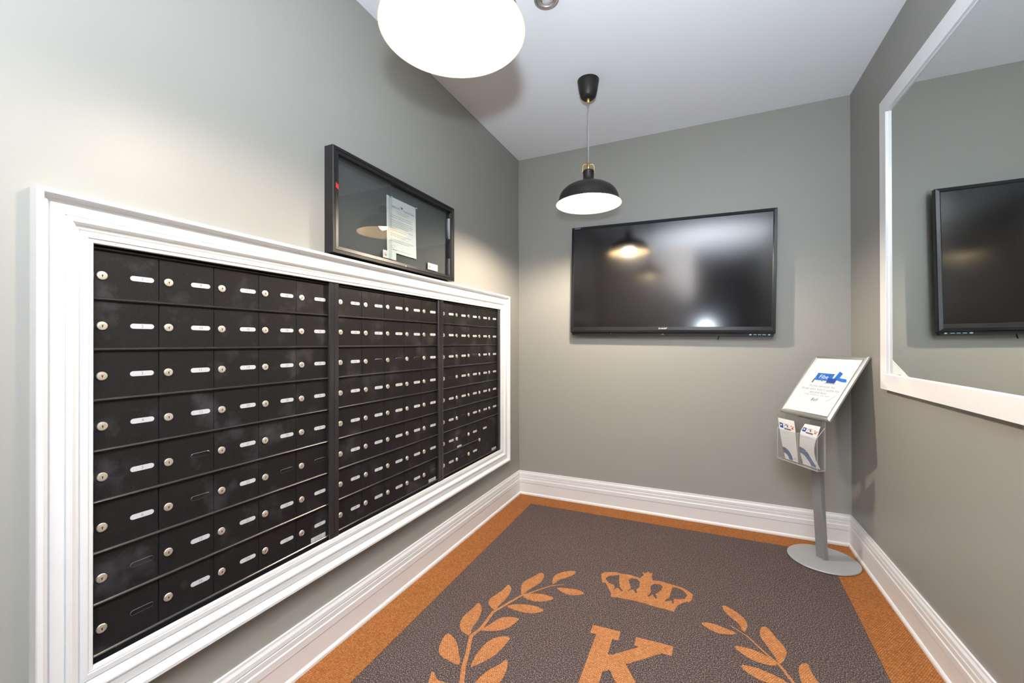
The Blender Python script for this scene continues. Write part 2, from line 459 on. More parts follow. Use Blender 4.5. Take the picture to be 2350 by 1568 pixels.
baseboard('baseboard_right', (W, 0, 0), (W, YH, 0), 1, 0, (-1,0,0))

# white moulded surround of the mailboxes: four mitred casing boards
tr = struct(empty('trim_1', (0, -1.5, 0.332)))
CAS = [(0.0, 0.033), (0.002, 0.036), (0.011, 0.036), (0.0125, 0.034), (0.0135, 0.026), (0.018, 0.019), (0.0235, 0.0165), (0.0245, 0.0125), (0.026, 0.0125), (0.027, 0.0175),
       (0.050, 0.0205), (0.0508, 0.018), (0.0520, 0.018), (0.0528, 0.0215), (0.058, 0.0235), (0.063, 0.0225), (0.068, 0.018), (0.072, 0.0125), (0.0775, 0.0105), (0.0785, 0.0075), (0.0797, 0.0075), (0.0805, 0.0115), (0.094, 0.0125),
       (0.0947, 0.009), (0.0962, 0.009), (0.097, 0.0105), (0.1045, 0.009), (0.106, 0.006)]
for o in frame4('casing', 'white', tr, -2.757+1.5, -0.246+1.5, 0.0, 1.257, CAS, left_mp, back=0.0, gap=0.0002):
    pass

# ------------------------------------------------------------------ carpet mat with border and emblem
mat = empty('logo_mat', (0, 0, -0.012))
tag(mat, 'dark brown speckled carpet mat with an orange border and crowned letter emblem', 'mat')
mp_mat = lambda u, v, h: (u, v, h+0.012)
YM = -3.9
f0, f1 = (0.176, -0.180), (0.238, YM+0.19)
g0, g1 = (2.037, -0.166), (1.905, YM+0.19)
MB().prism([f0, g0, g1, f1], -0.008, 0.0, mp_mat).build('field', 'field', mat)
xo0, xo1, yo = 0.0225, W-0.0225, -0.0225
for a, b, c, d in (((xo0, yo), (xo1, yo), g0, f0), ((xo1, yo), (xo1, YM), g1, g0), ((xo1, YM), (xo0, YM), f1, g1), ((xo0, YM), (xo0, yo), f0, f1)):
    MB().prism([a, b, c, d], -0.008, 0.0005, mp_mat).build('border_strip', 'border', mat)
AX = 1.107
LEAVES=[
[(0.675,-1.131),(0.657,-1.065),(0.675,-1.018),(0.706,-0.984),(0.755,-0.957),(0.753,-1.002),(0.725,-1.044),(0.691,-1.082),(0.688,-1.116)],
[(0.701,-1.15),(0.761,-1.132),(0.807,-1.124),(0.851,-1.138),(0.819,-1.169),(0.777,-1.184),(0.736,-1.173)],
[(0.568,-1.283),(0.534,-1.204),(0.534,-1.167),(0.562,-1.108),(0.586,-1.048),(0.611,-1.066),(0.621,-1.128),(0.601,-1.182),(0.582,-1.234),(0.578,-1.261)],
[(0.575,-1.288),(0.592,-1.259),(0.632,-1.237),(0.668,-1.229),(0.727,-1.235),(0.706,-1.268),(0.664,-1.295),(0.615,-1.302)],
[(0.506,-1.442),(0.464,-1.417),(0.448,-1.401),(0.442,-1.364),(0.458,-1.316),(0.47,-1.268),(0.47,-1.224),(0.501,-1.245),(0.512,-1.291),(0.513,-1.348),(0.504,-1.399)],
[(0.534,-1.392),(0.567,-1.359),(0.616,-1.34),(0.66,-1.332),(0.714,-1.341),(0.69,-1.374),(0.648,-1.396),(0.594,-1.399)],
[(0.477,-1.635),(0.431,-1.619),(0.407,-1.591),(0.393,-1.55),(0.396,-1.506),(0.403,-1.467),(0.403,-1.413),(0.439,-1.443),(0.454,-1.48),(0.467,-1.537),(0.466,-1.584),(0.479,-1.616)],
[(0.506,-1.582),(0.528,-1.53),(0.54,-1.491),(0.566,-1.458),(0.63,-1.439),(0.625,-1.479),(0.607,-1.527),(0.573,-1.558),(0.526,-1.579)],
[(0.527,-1.79),(0.473,-1.784),(0.433,-1.776),(0.412,-1.758),(0.392,-1.716),(0.384,-1.656),(0.41,-1.66),(0.446,-1.68),(0.472,-1.708),(0.494,-1.737),(0.521,-1.767)],
[(0.57,-1.786),(0.56,-1.718),(0.559,-1.68),(0.566,-1.637),(0.586,-1.592),(0.644,-1.56),(0.642,-1.62),(0.631,-1.681),(0.607,-1.729),(0.585,-1.764)],
[(0.616,-1.885),(0.622,-1.842),(0.627,-1.803),(0.642,-1.758),(0.663,-1.729),(0.679,-1.68),(0.699,-1.717),(0.706,-1.763),(0.704,-1.805),(0.676,-1.858)],
[(0.585,-1.907),(0.553,-1.93),(0.503,-1.936),(0.475,-1.914),(0.461,-1.888),(0.447,-1.851),(0.467,-1.862),(0.488,-1.88),(0.512,-1.881),(0.54,-1.875)],
]
STEM= [(0.733,-1.105),(0.67,-1.151),(0.605,-1.241),(0.569,-1.286),(0.527,-1.388),(0.501,-1.452),(0.504,-1.57),(0.488,-1.631),(0.525,-1.723),(0.548,-1.791),(0.58,-1.857),(0.605,-1.907)]
CROWN= [(0.883,-0.937),(0.897,-0.907),(0.952,-0.883),(0.982,-0.887),(1.027,-0.878),(1.077,-0.89),(1.091,-0.849),(1.08,-0.825),(1.095,-0.832),(1.109,-0.806),(1.117,-0.816),(1.133,-0.815),(1.131,-0.849),(1.141,-0.884),(1.172,-0.875),(1.226,-0.883),(1.274,-0.888),(1.311,-0.908),(1.332,-0.934),(1.33,-0.973),(1.316,-1.008),(1.309,-1.002),(1.29,-1.02),(1.271,-1.047),(1.261,-1.079),(1.255,-1.11),(1.217,-1.107),(1.173,-1.105),(1.122,-1.1),(1.071,-1.1),(1.019,-1.104),(0.97,-1.112),(0.965,-1.085),(0.947,-1.052),(0.929,-1.018),(0.917,-1.001),(0.905,-1.012),(0.895,-0.978)]
HOLES=[
[(0.913,-0.97),(0.921,-0.938),(0.973,-0.903),(0.982,-0.961),(0.996,-1.014),(1.015,-1.042),(1.009,-1.049),(0.988,-1.026),(0.978,-1.036),(0.973,-1.052),(0.969,-1.047),(0.972,-1.025),(0.964,-1.008),(0.94,-1.002)],
[(1.024,-0.931),(1.037,-0.908),(1.064,-0.902),(1.082,-0.927),(1.083,-0.98),(1.073,-1.003),(1.083,-1.031),(1.074,-1.033),(1.058,-1.007),(1.046,-1.02),(1.039,-1.036),(1.035,-1.031),(1.048,-1.001),(1.034,-0.96)],
[(1.135,-0.941),(1.148,-0.913),(1.18,-0.906),(1.191,-0.921),(1.189,-0.953),(1.172,-0.991),(1.165,-1.002),(1.176,-1.034),(1.169,-1.042),(1.152,-1.012),(1.138,-1.041),(1.13,-1.038),(1.143,-0.994),(1.138,-0.966)],
[(1.238,-0.905),(1.259,-0.901),(1.291,-0.917),(1.307,-0.945),(1.298,-0.983),(1.274,-0.999),(1.249,-1.005),(1.251,-1.047),(1.243,-1.044),(1.24,-1.024),(1.213,-1.045),(1.211,-1.034),(1.227,-1.008),(1.233,-0.953)],
]

def smooth_loop(p, it=2):
    for _ in range(it):
        q = []
        for i in range(len(p)):
            a, b = p[i], p[(i+1) % len(p)]
            q += [(a[0]*.75+b[0]*.25, a[1]*.75+b[1]*.25), (a[0]*.25+b[0]*.75, a[1]*.25+b[1]*.75)]
        p = q
    return p
flip = lambda pts: [(2*AX-x, y) for x, y in pts]
for side in (0, 1):
    for i, lf in enumerate(LEAVES):
        pts = smooth_loop(lf, 1) if len(lf) > 3 else lf
        pts = flip(pts) if side else pts
        MB().prism(pts, -0.004, 0.0012, mp_mat).build('leaf', 'emblem', mat)
    # stem: a tapering ribbon along the traced centre line
    st = flip(STEM) if side else STEM
    wd_ = [0.003, 0.005, 0.007, 0.009, 0.010, 0.011, 0.012, 0.013, 0.013, 0.014, 0.015, 0.016]
    lft, rgt = [], []
    for i, p in enumerate(st):
        a, b = st[max(i-1, 0)], st[min(i+1, len(st)-1)]
        d = Vector((b[0]-a[0], b[1]-a[1])).normalized(); n = Vector((-d.y, d.x))*wd_[i]/2*1.25
        lft.append((p[0]+n.x, p[1]+n.y)); rgt.append((p[0]-n.x, p[1]-n.y))
    m = MB()
    k = len(st)
    v = [mp_mat(*p, 0.0008) for p in lft]+[mp_mat(*p, 0.0008) for p in rgt]
    m.add(v, [(i, i+1, k+i+1, k+i) if side else (k+i, k+i+1, i+1, i) for i in range(k-1)])
    recalc(m.build('stem', 'emblem', mat))
def inlay(name, loops):
    vs, fs = shape2d(loops)
    m = MB().flat((vs, fs), 0.0012, mp_mat)
    for lp in loops:
        n = len(lp)
        m.add([mp_mat(x, y, h) for h in (0.0012, -0.004) for x, y in lp], [(i, (i+1) % n, n+(i+1) % n, n+i) for i in range(n)])
    return m.build(name, 'emblem', mat)
inlay('crown', [CROWN]+HOLES)
inlay('letter', [[(0.939,-1.350),(1.057,-1.345),(1.057,-1.401),(1.033,-1.403),(1.033,-1.497),(1.050,-1.492),(1.142,-1.404),(1.121,-1.404),(1.121,-1.350),(1.267,-1.345),
                  (1.264,-1.400),(1.228,-1.403),(1.107,-1.520),(1.245,-1.735),(1.285,-1.735),(1.285,-1.790),(1.160,-1.790),(1.160,-1.740),(1.056,-1.572),(1.033,-1.590),
                  (1.033,-1.735),(1.060,-1.735),(1.060,-1.790),(0.939,-1.790),(0.939,-1.735),(0.965,-1.735),(0.965,-1.402),(0.940,-1.404)]])

# ------------------------------------------------------------------ mailbox banks
CW, RH = 0.1453, 0.1281
BW, BH = 5*CW, 8*RH
XD, ZB = -0.012, 0.4517
BANKS = [(-2.6506, 'first'), (-1.8820, 'second'), (-1.1115, 'third')]
LABELS = ['black mailbox bank whose plates start at 1, farthest from the television wall',
          'middle one of the three black mailbox banks, directly below the notice case',
          'black mailbox bank beside the room corner with one tall parcel door at the bottom']
BLANK = [{(0,6),(0,7),(1,4),(1,5),(3,5),(4,5)}, {(1,2),(2,2),(3,2),(4,7)}, {(2,2),(0,3),(1,5),(1,6),(1,7)}]
g = 0.0009
door_me = bevel(MB().box(-0.004, 0.0, g, CW-g, g+0.002, RH-g-0.002).build('door', 'door'), 0.0006, 1)
# lock: a nickel disc with a stepped plug and a keyhole, axis along x
def lock_mesh():
    m = MB(); n = 20
    prof = [(0.0112, 0.0), (0.0112, 0.0022), (0.0102, 0.0034), (0.0068, 0.0038), (0.0064, 0.0031), (0.0058, 0.0031), (0.0054, 0.0042), (0.0, 0.0042)]
    v = [(h, r*math.cos(2*PI*k/n), r*math.sin(2*PI*k/n)) for r, h in prof for k in range(n)]
    f = [(i*n+k, i*n+(k+1) % n, (i+1)*n+(k+1) % n, (i+1)*n+k) for i in range(len(prof)-1) for k in range(n)]
    m.add(v, f, 0, False)
    m.box(0.0040, 0.0046, -0.0009, 0.0009, -0.0040, 0.0010, 1)
    m.box(0.0040, 0.0046, -0.0016, 0.0016, -0.0002, 0.0020, 1)
    return m.build('lock', ['lock', 'keyhole'])
lock0 = lock_mesh()
def slot_mesh():
    m = MB(); a = pill(0.053, 0.0140); b = pill(0.0508, 0.0112); n = len(a)
    v = [(h, u, w) for pts, h in ((a, 0.0), (a, 0.0004), (b, 0.0012), (b, 0.0001)) for u, w in pts]
    m.add(v, [(i*n+k, i*n+(k+1) % n, (i+1)*n+(k+1) % n, (i+1)*n+k) for i in range(3) for k in range(n)])
    return m.build('label_slot', 'slotrim')
slot0 = slot_mesh()
PL = pill(0.0535, 0.0136)
rail0 = None
digit_cache = {}
def number_plate(num, parent, loc):
    m = MB().prism(PL, 0.0, 0.0008, left_mp, 0)
    s = str(num)
    if s not in digit_cache: digit_cache[s] = text2d(s, 0.0112)
    m.flat(digit_cache[s], 0.00095, left_mp, 1)
    return m.build('number_plate', ['plate', 'digit'], parent, loc)
# half-round rails and posts, cross-section with rounded nose
def rail_profile(h, d): return [(0, -h/2), (d*0.7, -h/2), (d, -h*0.2), (d, h*0.05), (d*0.5, h/2), (0, h/2)]
first_used = {'door': False, 'lock': False, 'slot': False}
def use(key, proto, parent, loc):
    if not first_used[key]:
        first_used[key] = True; proto.parent = parent; proto.location = loc; return proto
    return link_copy(proto, parent, loc)
for bi, (ys, _) in enumerate(BANKS):
    bank = empty('mailbox_bank', (XD, ys, ZB))
    tag(bank, LABELS[bi], 'mailboxes', 'mailbox banks in the white surround')
    # carcass behind the doors and the outer flange
    lo, hi = (-0.021, BW+0.021)
    MB().box(-0.12, -0.0045, lo, hi, -0.020, BH+0.022).build('carcass', 'black', bank)
    # side posts stand proud of the doors: a rounded nose towards the doors
    for a, b in ((lo, 0.004), (BW-0.003, hi)):
        inner = b if a < 0 else a
        mid = [(a, -0.0045), (b, -0.0045), (b, 0.010), (b-0.003 if a < 0 else b-0.001, 0.0155), (a+0.001 if a < 0 else a+0.003, 0.0155), (a, 0.010)]
        m = MB(); n = len(mid)
        v = [(x, y, z) for z in (-0.020, BH+0.022) for y, x in mid]
        m.add(v, [(i, (i+1) % n, n+(i+1) % n, n+i) for i in range(n)]+[tuple(reversed(range(n))), tuple(range(n, 2*n))])
        bevel(recalc(m.build('post', 'blackrail', bank)), 0.0012, 2)
    # top and bottom flange
    MB().box(-0.0045, 0.003, 0.0045, BW-0.0035, BH+0.006, BH+0.022).build('flange', 'black', bank)
    MB().box(-0.0045, 0.004, 0.0045, BW-0.0035, -0.020, -0.006).build('flange', 'black', bank)
    # horizontal rails between the rows
    for r in range(9):
        z = BH-r*RH
        pr = rail_profile(0.0078, 0.0075)
        w1 = BW-0.0035
        if bi == 2 and r == 7: w1 = 3*CW
        m = MB(); n = len(pr)
        v = [(x-0.0045, y, z+w) for y in (0.0045, w1) for x, w in [(q+0.0045 if q else 0, w) for q, w in pr]]
        m.add(v, [(i, (i+1) % n, n+(i+1) % n, n+i) for i in range(n)]+[tuple(reversed(range(n))), tuple(range(n, 2*n))])
        bevel(recalc(m.build('rail', 'blackrail', bank)), 0.0010, 2)
    for c in range(5):
        for r in range(8):
            if bi == 2 and c >= 3 and r >= 6: continue
            d = use('door', door_me, bank, (0, c*CW, BH-(r+1)*RH))
            jy = random.uniform(-0.0006, 0.0006); jz = random.uniform(-0.0006, 0.0006)
            use('lock', lock0, d, (0, 0.0225+jy, 0.0600+jz))
            if (c, r) in BLANK[bi]:
                use('slot', slot0, d, (0, 0.1070, 0.0615))
            else:
                number_plate(1+bi*40+c*8+r, d, (0.0001, 0.1070+jy, 0.0615+jz))
    if bi == 2:
        d = bevel(MB().box(-0.004, 0.0, g, 2*CW-g, g+0.002, 2*RH-g-0.002).build('parcel_door', 'door', bank, (0, 3*CW, 0)), 0.0006, 1)
        link_copy(lock0, d, (0, 0.0225, 0.121))
        number_plate(111, d, (0.0001, 0.1010, 0.188))
        MB().box(0.0, 0.0004, 0.160, 0.226, 0.236, 0.2435).build('coin_slot', 'keyhole', d)
        # a plate that has slipped down onto the rail
        number_plate(94, bank, (0.0025, CW+0.050, 0.1365))
    # maker's sticker on the last door
    st = MB().prism([(-0.034, -0.0105), (0.034, -0.0105), (0.034, 0.0105), (-0.034, 0.0105)], 0.0, 0.0005, left_mp, 0)
    st.flat(text2d('CWC', 0.013), 0.0006, left_mp, 1)
    for p in (-0.029, 0.029): st.prism(pill(0.003, 0.003, 3), 0.0005, 0.0006, lambda u, v, h, p=p: left_mp(u+p, v, h), 1)
    for u0, u1, v0, v1 in ((-0.016, 0.016, 0.0072, 0.0078), (-0.016, 0.016, -0.0078, -0.0072), (-0.016, -0.0154, -0.0075, 0.0075), (0.0154, 0.016, -0.0075, 0.0075)):
        st.prism([(u0, v0), (u1, v0), (u1, v1), (u0, v1)], 0.0005, 0.0006, left_mp, 1)
    st.build('sticker', ['plate', 'ink'], bank, (0.0002, BW-0.012-0.034 if bi < 2 else BW-0.018-0.034, 0.0105))

# ------------------------------------------------------------------ notice case above the mailboxes
CY0, CY1, CZ0, CZ1, CD = -1.950, -1.060, 1.597, 2.026, 0.047
nc = empty('notice_case', (0, (CY0+CY1)/2, CZ0))
tag(nc, 'black framed glass notice case on the wall above the mailboxes', 'notice case')
hw, hh = (CY1-CY0)/2, CZ1-CZ0
frame4('frame_rail', 'case', nc, -hw, hw, 0, hh, [(0, 0.040), (0, CD-0.001), (0.001, CD), (0.012, CD), (0.0135, CD-0.003), (0.0145, CD-0.0005), (0.028, CD-0.0015), (0.031, CD-0.012)], left_mp, gap=0.0002)
MB().prism([(-hw+0.003, 0.003), (hw-0.003, 0.003), (hw-0.003, hh-0.003), (-hw+0.003, hh-0.003)], 0.001, 0.010, left_mp).build('pin_board', 'felt', nc)
for a, b, h0 in ((-hw+0.030, -0.086, 0.0315), (-0.100, hw-0.030, 0.0265)):
    MB().prism([(a, 0.030), (b, 0.030), (b, hh-0.030), (a, hh-0.030)], h0, h0+0.004, left_mp).build('sliding_pane', 'glass', nc)
m = MB()
MB().lathe([(0.0045, 0), (0.0045, 0.002), (0.003, 0.003), (0, 0.003)], 14).build('case_lock', 'chrome', nc).matrix_local = Matrix.Translation((CD-0.001, -1.5016+1.505, 0.016)) @ Matrix.Rotation(PI/2, 4, 'Y')
MB().prism([(-hw+0.0145, 0.262), (-hw+0.0265, 0.255), (-hw+0.0265, 0.275), (-hw+0.0145, 0.282)], CD-0.0006, CD+0.0002, left_mp).build('red_sticker', 'red', nc)
for z0, z1 in ((0.015, 0.110), (0.225, 0.345)):
    MB().prism([(hw-0.0335, z0+0.02), (hw-0.0315, z0+0.02), (hw-0.0315, z1+0.02), (hw-0.0335, z1+0.02)], 0.030, 0.036, left_mp).build('pane_handle', 'chrome', nc)

# paper notice pinned inside
pn = empty('paper_notice', (0.0125, -1.492, 1.674))
tag(pn, 'white printed letter pinned up inside the black notice case', 'paper')
def sheet(w, h, n, curl, mi=0, tilt=0.0):
    """gently curved sheet, u in [-w/2, w/2], v in [0, h]"""
    vs, fs = [], []
    for j in range(n+1):
        for i in range(n+1):
            u = w*(i/n-0.5); v = h*j/n
            vs.append((curl(i/n, j/n), u, v+tilt*u))
    for j in range(n):
        for i in range(n): fs.append((j*(n+1)+i, j*(n+1)+i+1, (j+1)*(n+1)+i+1, (j+1)*(n+1)+i))
    return vs, fs
cf = lambda s, t: 0.004*(1-t)**2+0.0015*math.sin(s*7)*(1-t)
vs, fs = sheet(0.222, 0.268, 10, cf)
sh = MB().add(vs, fs, 0, True).build('sheet', 'paper', pn)
def on_sheet(u, v): s = u/0.222+0.5; t = v/0.268; return (cf(min(max(s, 0), 1), min(max(t, 0), 1))+0.0008, u, v)
tx = MB()
def put(vf, du, dv, mi=0):
    tx.add([on_sheet(u+du, v+dv) for u, v in vf[0]], vf[1], mi)
put(text2d('ABSOLUTE', 0.0125), -0.046, 0.223, 0)
put(text2d('CONTRACTING', 0.0125, squeeze=0.95), 0.052, 0.221, 0)
put(shape2d([[(-0.008, 0), (-0.004, 0.006), (0.004, 0.006), (0.008, 0.001), (0.003, -0.006), (-0.004, -0.005)]]), 0.0, 0.232, 1)
put(shape2d([[(-0.014, 0.004), (-0.009, 0.008), (-0.006, 0.004)]]), 0.0, 0.232, 1)
rl = random.Random(7)
y = 0.206
for ln, gap_ in ((0.09, .009), (0.07, .016), (0.16, .009), (0.15, .016), (0.165, .009), (0.16, .009), (0.165, .009), (0.14, .012), (0.165, .009), (0.12, .018), (0.15, .009), (0.10, .018), (0.16, .009), (0.15, .022), (0.03, .010), (0.028, .010), (0.04, .016)):
    x = -ln/2 if ln < 0.1 and y > 0.18 else -0.086
    end = x+ln
    while x < end:
        w_ = rl.uniform(0.006, 0.016)
        put(([(0, 0), (w_, 0), (w_, 0.0018), (0, 0.0018)], [(0, 1, 2, 3)]), x, y, 2)
        x += w_+0.0035
    y -= gap_
x = -0.075
while x < 0.08:
    w_ = rl.uniform(0.006, 0.014); put(([(0, 0), (w_, 0), (w_, 0.0014), (0, 0.0014)], [(0, 1, 2, 3)]), x, 0.014, 2); x += w_+0.003
tx.build('print', ['navy', 'slate', 'greyink'], sh)
for u in (-0.086, 0.106):
    MB().lathe([(0.0045, 0), (0.0045, 0.003), (0.0025, 0.005), (0.0025, 0.009), (0.004, 0.011), (0, 0.012)], 10).build('push_pin', 'plate', pn).matrix_local = Matrix.Translation((0.0005, u, 0.263)) @ Matrix.Rotation(PI/2, 4, 'Y')

# two small cards standing along the bottom of the case
def card(y0, label):
    c = empty('name_card', (0.0195, y0, 1.637))
    tag(c, label, 'card', 'cards inside the notice case')
    b = MB().prism([(-0.046, 0.0), (0.046, 0.0), (0.046, 0.036), (-0.046, 0.036)], 0.0, 0.0006, left_mp).build('card_sheet', 'paper', c)
    d = MB()
    d.flat(shape2d([smooth_loop([(-0.036, 0.012), (-0.028, 0.008), (-0.021, 0.014), (-0.021, 0.021), (-0.025, 0.019), (-0.026, 0.014), (-0.030, 0.013), (-0.031, 0.020), (-0.028, 0.027), (-0.036, 0.023)], 1)]), 0.0008, left_mp, 0)
    d.flat(text2d('ROYALE', 0.007), 0.0008, left_mp, 1, 0.014, 0.024)
    d.flat(text2d('FL', 0.006), 0.0008, left_mp, 1, 0.014, 0.012)
    d.build('print', ['orangeink', 'paleink'], b)
card(-1.589, 'small white card with a red mark below the pinned letter')
card(-1.238, 'small white card with a red mark in the far corner of the notice case')

# ------------------------------------------------------------------ television on the back wall
tv = empty('television', (1.137, 0.0, 1.70))
tv.rotation_euler = (0, math.radians(0.95), 0)
tag(tv, 'large black flat screen television mounted on the grey back wall', 'television')
tw, th, TD = 0.668, 0.397, 0.082
frame4('bezel_rail', 'tvbezel', tv, -tw, tw, -th, th, [(0, 0.050), (0, TD-0.008), (0.002, TD-0.003), (0.018, TD), (0.0225, TD-0.003)], back_mp, back=0.045, gap=0.0002)
MB().prism([(-tw+0.018, -th+0.030), (tw-0.018, -th+0.030), (tw-0.018, th-0.018), (-tw+0.018, th-0.018)], 0.052, TD-0.004, back_mp).build('screen', 'tvscreen', tv)
lb = MB().prism([(-tw+0.020, -th+0.018), (tw-0.020, -th+0.018), (tw-0.020, -th+0.042), (-tw+0.020, -th+0.042)], 0.05, TD-0.0015, back_mp).build('lower_bezel', 'tvbezel', tv)
MB().prism([(-tw+0.02, -th+0.02), (tw-0.02, -th+0.02), (tw-0.02, th-0.02), (-tw+0.02, th-0.02)], 0.030, 0.052, back_mp).build('housing', 'tvblack', tv)
MB().prism([(-0.25, -0.2), (0.25, -0.2), (0.25, 0.2), (-0.25, 0.2)], 0.0, 0.0305, back_mp).build('wall_bracket', 'tvblack', tv)
bar = MB().prism([(-tw+0.012, -th-0.020), (tw-0.012, -th-0.020), (tw-0.004, -th+0.002), (-tw+0.004, -th+0.002)], 0.032, 0.066, back_mp).build('speaker_bar', 'tvblack', tv)
bp_ = MB()
bp_.flat(shape2d([[(-0.008, -0.005), (0.0, 0.003), (0.008, -0.005), (0.006, -0.005), (0.0, 0.0005), (-0.006, -0.005)]]), 0.0665, back_mp, 0, -0.005, -th-0.008)
bp_.flat(([(0, 0), (0.002, 0), (0.002, 0.003), (0, 0.003)], [(0, 1, 2, 3)]), 0.0665, back_mp, 0, -0.365, -th-0.009)
for u, w_ in ((0.530, 0.016), (0.556, 0.018), (0.581, 0.018), (0.606, 0.020), (0.634, 0.014)):
    bp_.flat((pill(w_, 0.0075 if w_ < 0.017 else 0.004, 3), [tuple(range(8))]), 0.0665, back_mp, 1, u, -th-0.009)
bp_.build('port_marks', ['tvprint', 'tvblueprint'], bar)
MB().flat(text2d('SHARP', 0.0155, squeeze=1.25), TD-0.0010, back_mp, 0, -0.005, -th+0.030).build('brand_lettering', 'tvprint', lb)
MB().flat(text2d('AQUOS', 0.0125, squeeze=1.0), TD+0.0003, back_mp, 0, -tw+0.046, th-0.0105).build('corner_lettering', 'paleink', tv)
MB().tube([(0.345, -0.045, -th-0.018), (0.346, -0.045, -th-0.030), (0.342, -0.047, -th-0.044)], 0.003, 8).build('hanging_tab', 'tvblack', tv)

# ------------------------------------------------------------------ mirror on the right wall
my0, my1, mz0, mz1 = 0.548, 1.960, 1.008, 2.405
mi_ = empty('wall_mirror', (W, -(my0+my1)/2, mz0))
tag(mi_, 'large wall mirror in a flat glossy white frame', 'mirror')
mw, mh = (my1-my0)/2, mz1-mz0
frame4('frame_rail', 'mirrorframe', mi_, -mw, mw, 0, mh, [(0, 0.027), (0.001, 0.028), (0.073, 0.028), (0.074, 0.027), (0.0745, 0.0165), (0.078, 0.0163)], right_mp, gap=0.00015)
MB().prism([(-mw+0.0765, 0.0765), (mw-0.0765, 0.0765), (mw-0.0765, mh-0.0765), (-mw+0.0765, mh-0.0765)], 0.004, 0.0160, right_mp).build('mirror_glass', 'mirror', mi_)
MB().prism([(-mw+0.01, 0.01), (mw-0.01, 0.01), (mw-0.01, mh-0.01), (-mw+0.01, mh-0.01)], 0.0005, 0.004, right_mp).build('backing', 'tvblack', mi_)

# ------------------------------------------------------------------ pendant lamps
def pendant(loc, label, bulb):
    L = empty('pendant_lamp', loc)
    tag(L, label, 'lamp', 'black pendant lamps')
    MB().lathe([(0.0615, 0.0), (0.0600, -0.012), (0.0520, -0.060), (0.0440, -0.092), (0.034, -0.103), (0.010, -0.106), (0.0, -0.106)], 40, cap0=True).build('ceiling_cup', 'lampblack', L)
    MB().lathe([(0.0085, -0.104), (0.0085, -0.126), (0.006, -0.130), (0.0028, -0.131)], 16).build('cord_grip', 'brass', L)
    MB().tube([(0, 0, -0.128), (0.0006, 0, -0.30), (0, 0, -0.482)], 0.0031, 10).build('cord', 'cord', L)
    # brass yoke over the neck
    y0 = MB().lathe([(0.0, -0.474), (0.0075, -0.476), (0.0075, -0.520), (0.0, -0.524)], 14); yk = y0.build('yoke_sleeve', 'brass', L)
    d = Vector((math.cos(0.43), math.sin(0.43), 0))
    for s in (-1, 1):
        pts = []
        for k in range(9):
            t = k/8
            if t < 0.45: pts.append(d*(s*0.007+s*0.022*(t/0.45))+Vector((0, 0, -0.482)))
            else: pts.append(d*(s*(0.029+0.004*min(1, (t-0.45)/0.15)))+Vector((0, 0, -0.484-0.046*(t-0.45)/0.55)))
        MB().tube(pts, 0.0024, 8).build('yoke_arm', 'brass', L)
        MB().tube([d*(s*0.029)+Vector((0,0,-0.527)), d*(s*0.0385)+Vector((0,0,-0.527))], 0.0042, 10).build('thumb_screw', 'brass', L)
    MB().lathe([(0.010, -0.516), (0.030, -0.518), (0.0325, -0.522), (0.0325, -0.527), (0.0305, -0.529), (0.0305, -0.566), (0.034, -0.574)], 32).build('neck', 'lampblack', L)
    outer = [(0.030, -0.566), (0.036, -0.576), (0.050, -0.583), (0.080, -0.594), (0.110, -0.607), (0.135, -0.622), (0.153, -0.640), (0.164, -0.660), (0.1695, -0.680), (0.1715, -0.692), (0.1760, -0.701), (0.1835, -0.7095), (0.1850, -0.7115)]
    inner = [(0.1850, -0.7115), (0.1830, -0.7112), (0.1748, -0.7022), (0.1700, -0.692), (0.1680, -0.680), (0.1625, -0.661), (0.1515, -0.6415), (0.134, -0.624), (0.109, -0.609), (0.079, -0.596), (0.050, -0.5855), (0.030, -0.580), (0.0, -0.578)]
    sh = MB().lathe(outer, 64, 0); sh.lathe(inner, 64, 1); sh.build('shade', ['lampblack', 'lampwhite'], L)
    MB().lathe([(0.0145, -0.572), (0.0145, -0.600), (0.013, -0.604), (0.0, -0.604)], 20).build('socket', 'lampwhite', L)
    MB().lathe([(0.012, -0.600), (0.014, -0.612), (0.022, -0.626), (0.029, -0.642), (0.031, -0.654), (0.028, -0.668), (0.020, -0.680), (0.010, -0.686), (0.0, -0.6875)], 24).build('bulb', bulb, L)
    return L
pendant((0.800, -2.255, H), 'black pendant lamp close overhead, its wide white opening facing down', 'bulb_near')
pendant((0.785, -0.800, H), 'black pendant lamp hanging on a grey cord in front of the television wall', 'bulb_far')

# ------------------------------------------------------------------ small glass ceiling fixture
cx = empty('ceiling_spotlight', (0.766, -1.452, H))
tag(cx, 'small round recessed ceiling spotlight with a clear glass lens', 'ceiling light')
MB().lathe([(0.055, 0.0), (0.0555, -0.010), (0.053, -0.016), (0.046, -0.018), (0.040, -0.013), (0.034, -0.006), (0.030, -0.003)], 40).build('ring', 'alu', cx)
MB().lathe([(0.030, -0.003), (0.028, -0.012), (0.024, -0.017), (0.022, -0.013), (0.0, -0.012)], 32).build('lens_cup', 'chrome', cx)
lens = MB().lathe([(0.0215, -0.014), (0.019, -0.024), (0.012, -0.029), (0.0, -0.031)], 20)
lens.build('lens', 'lensglass', cx)

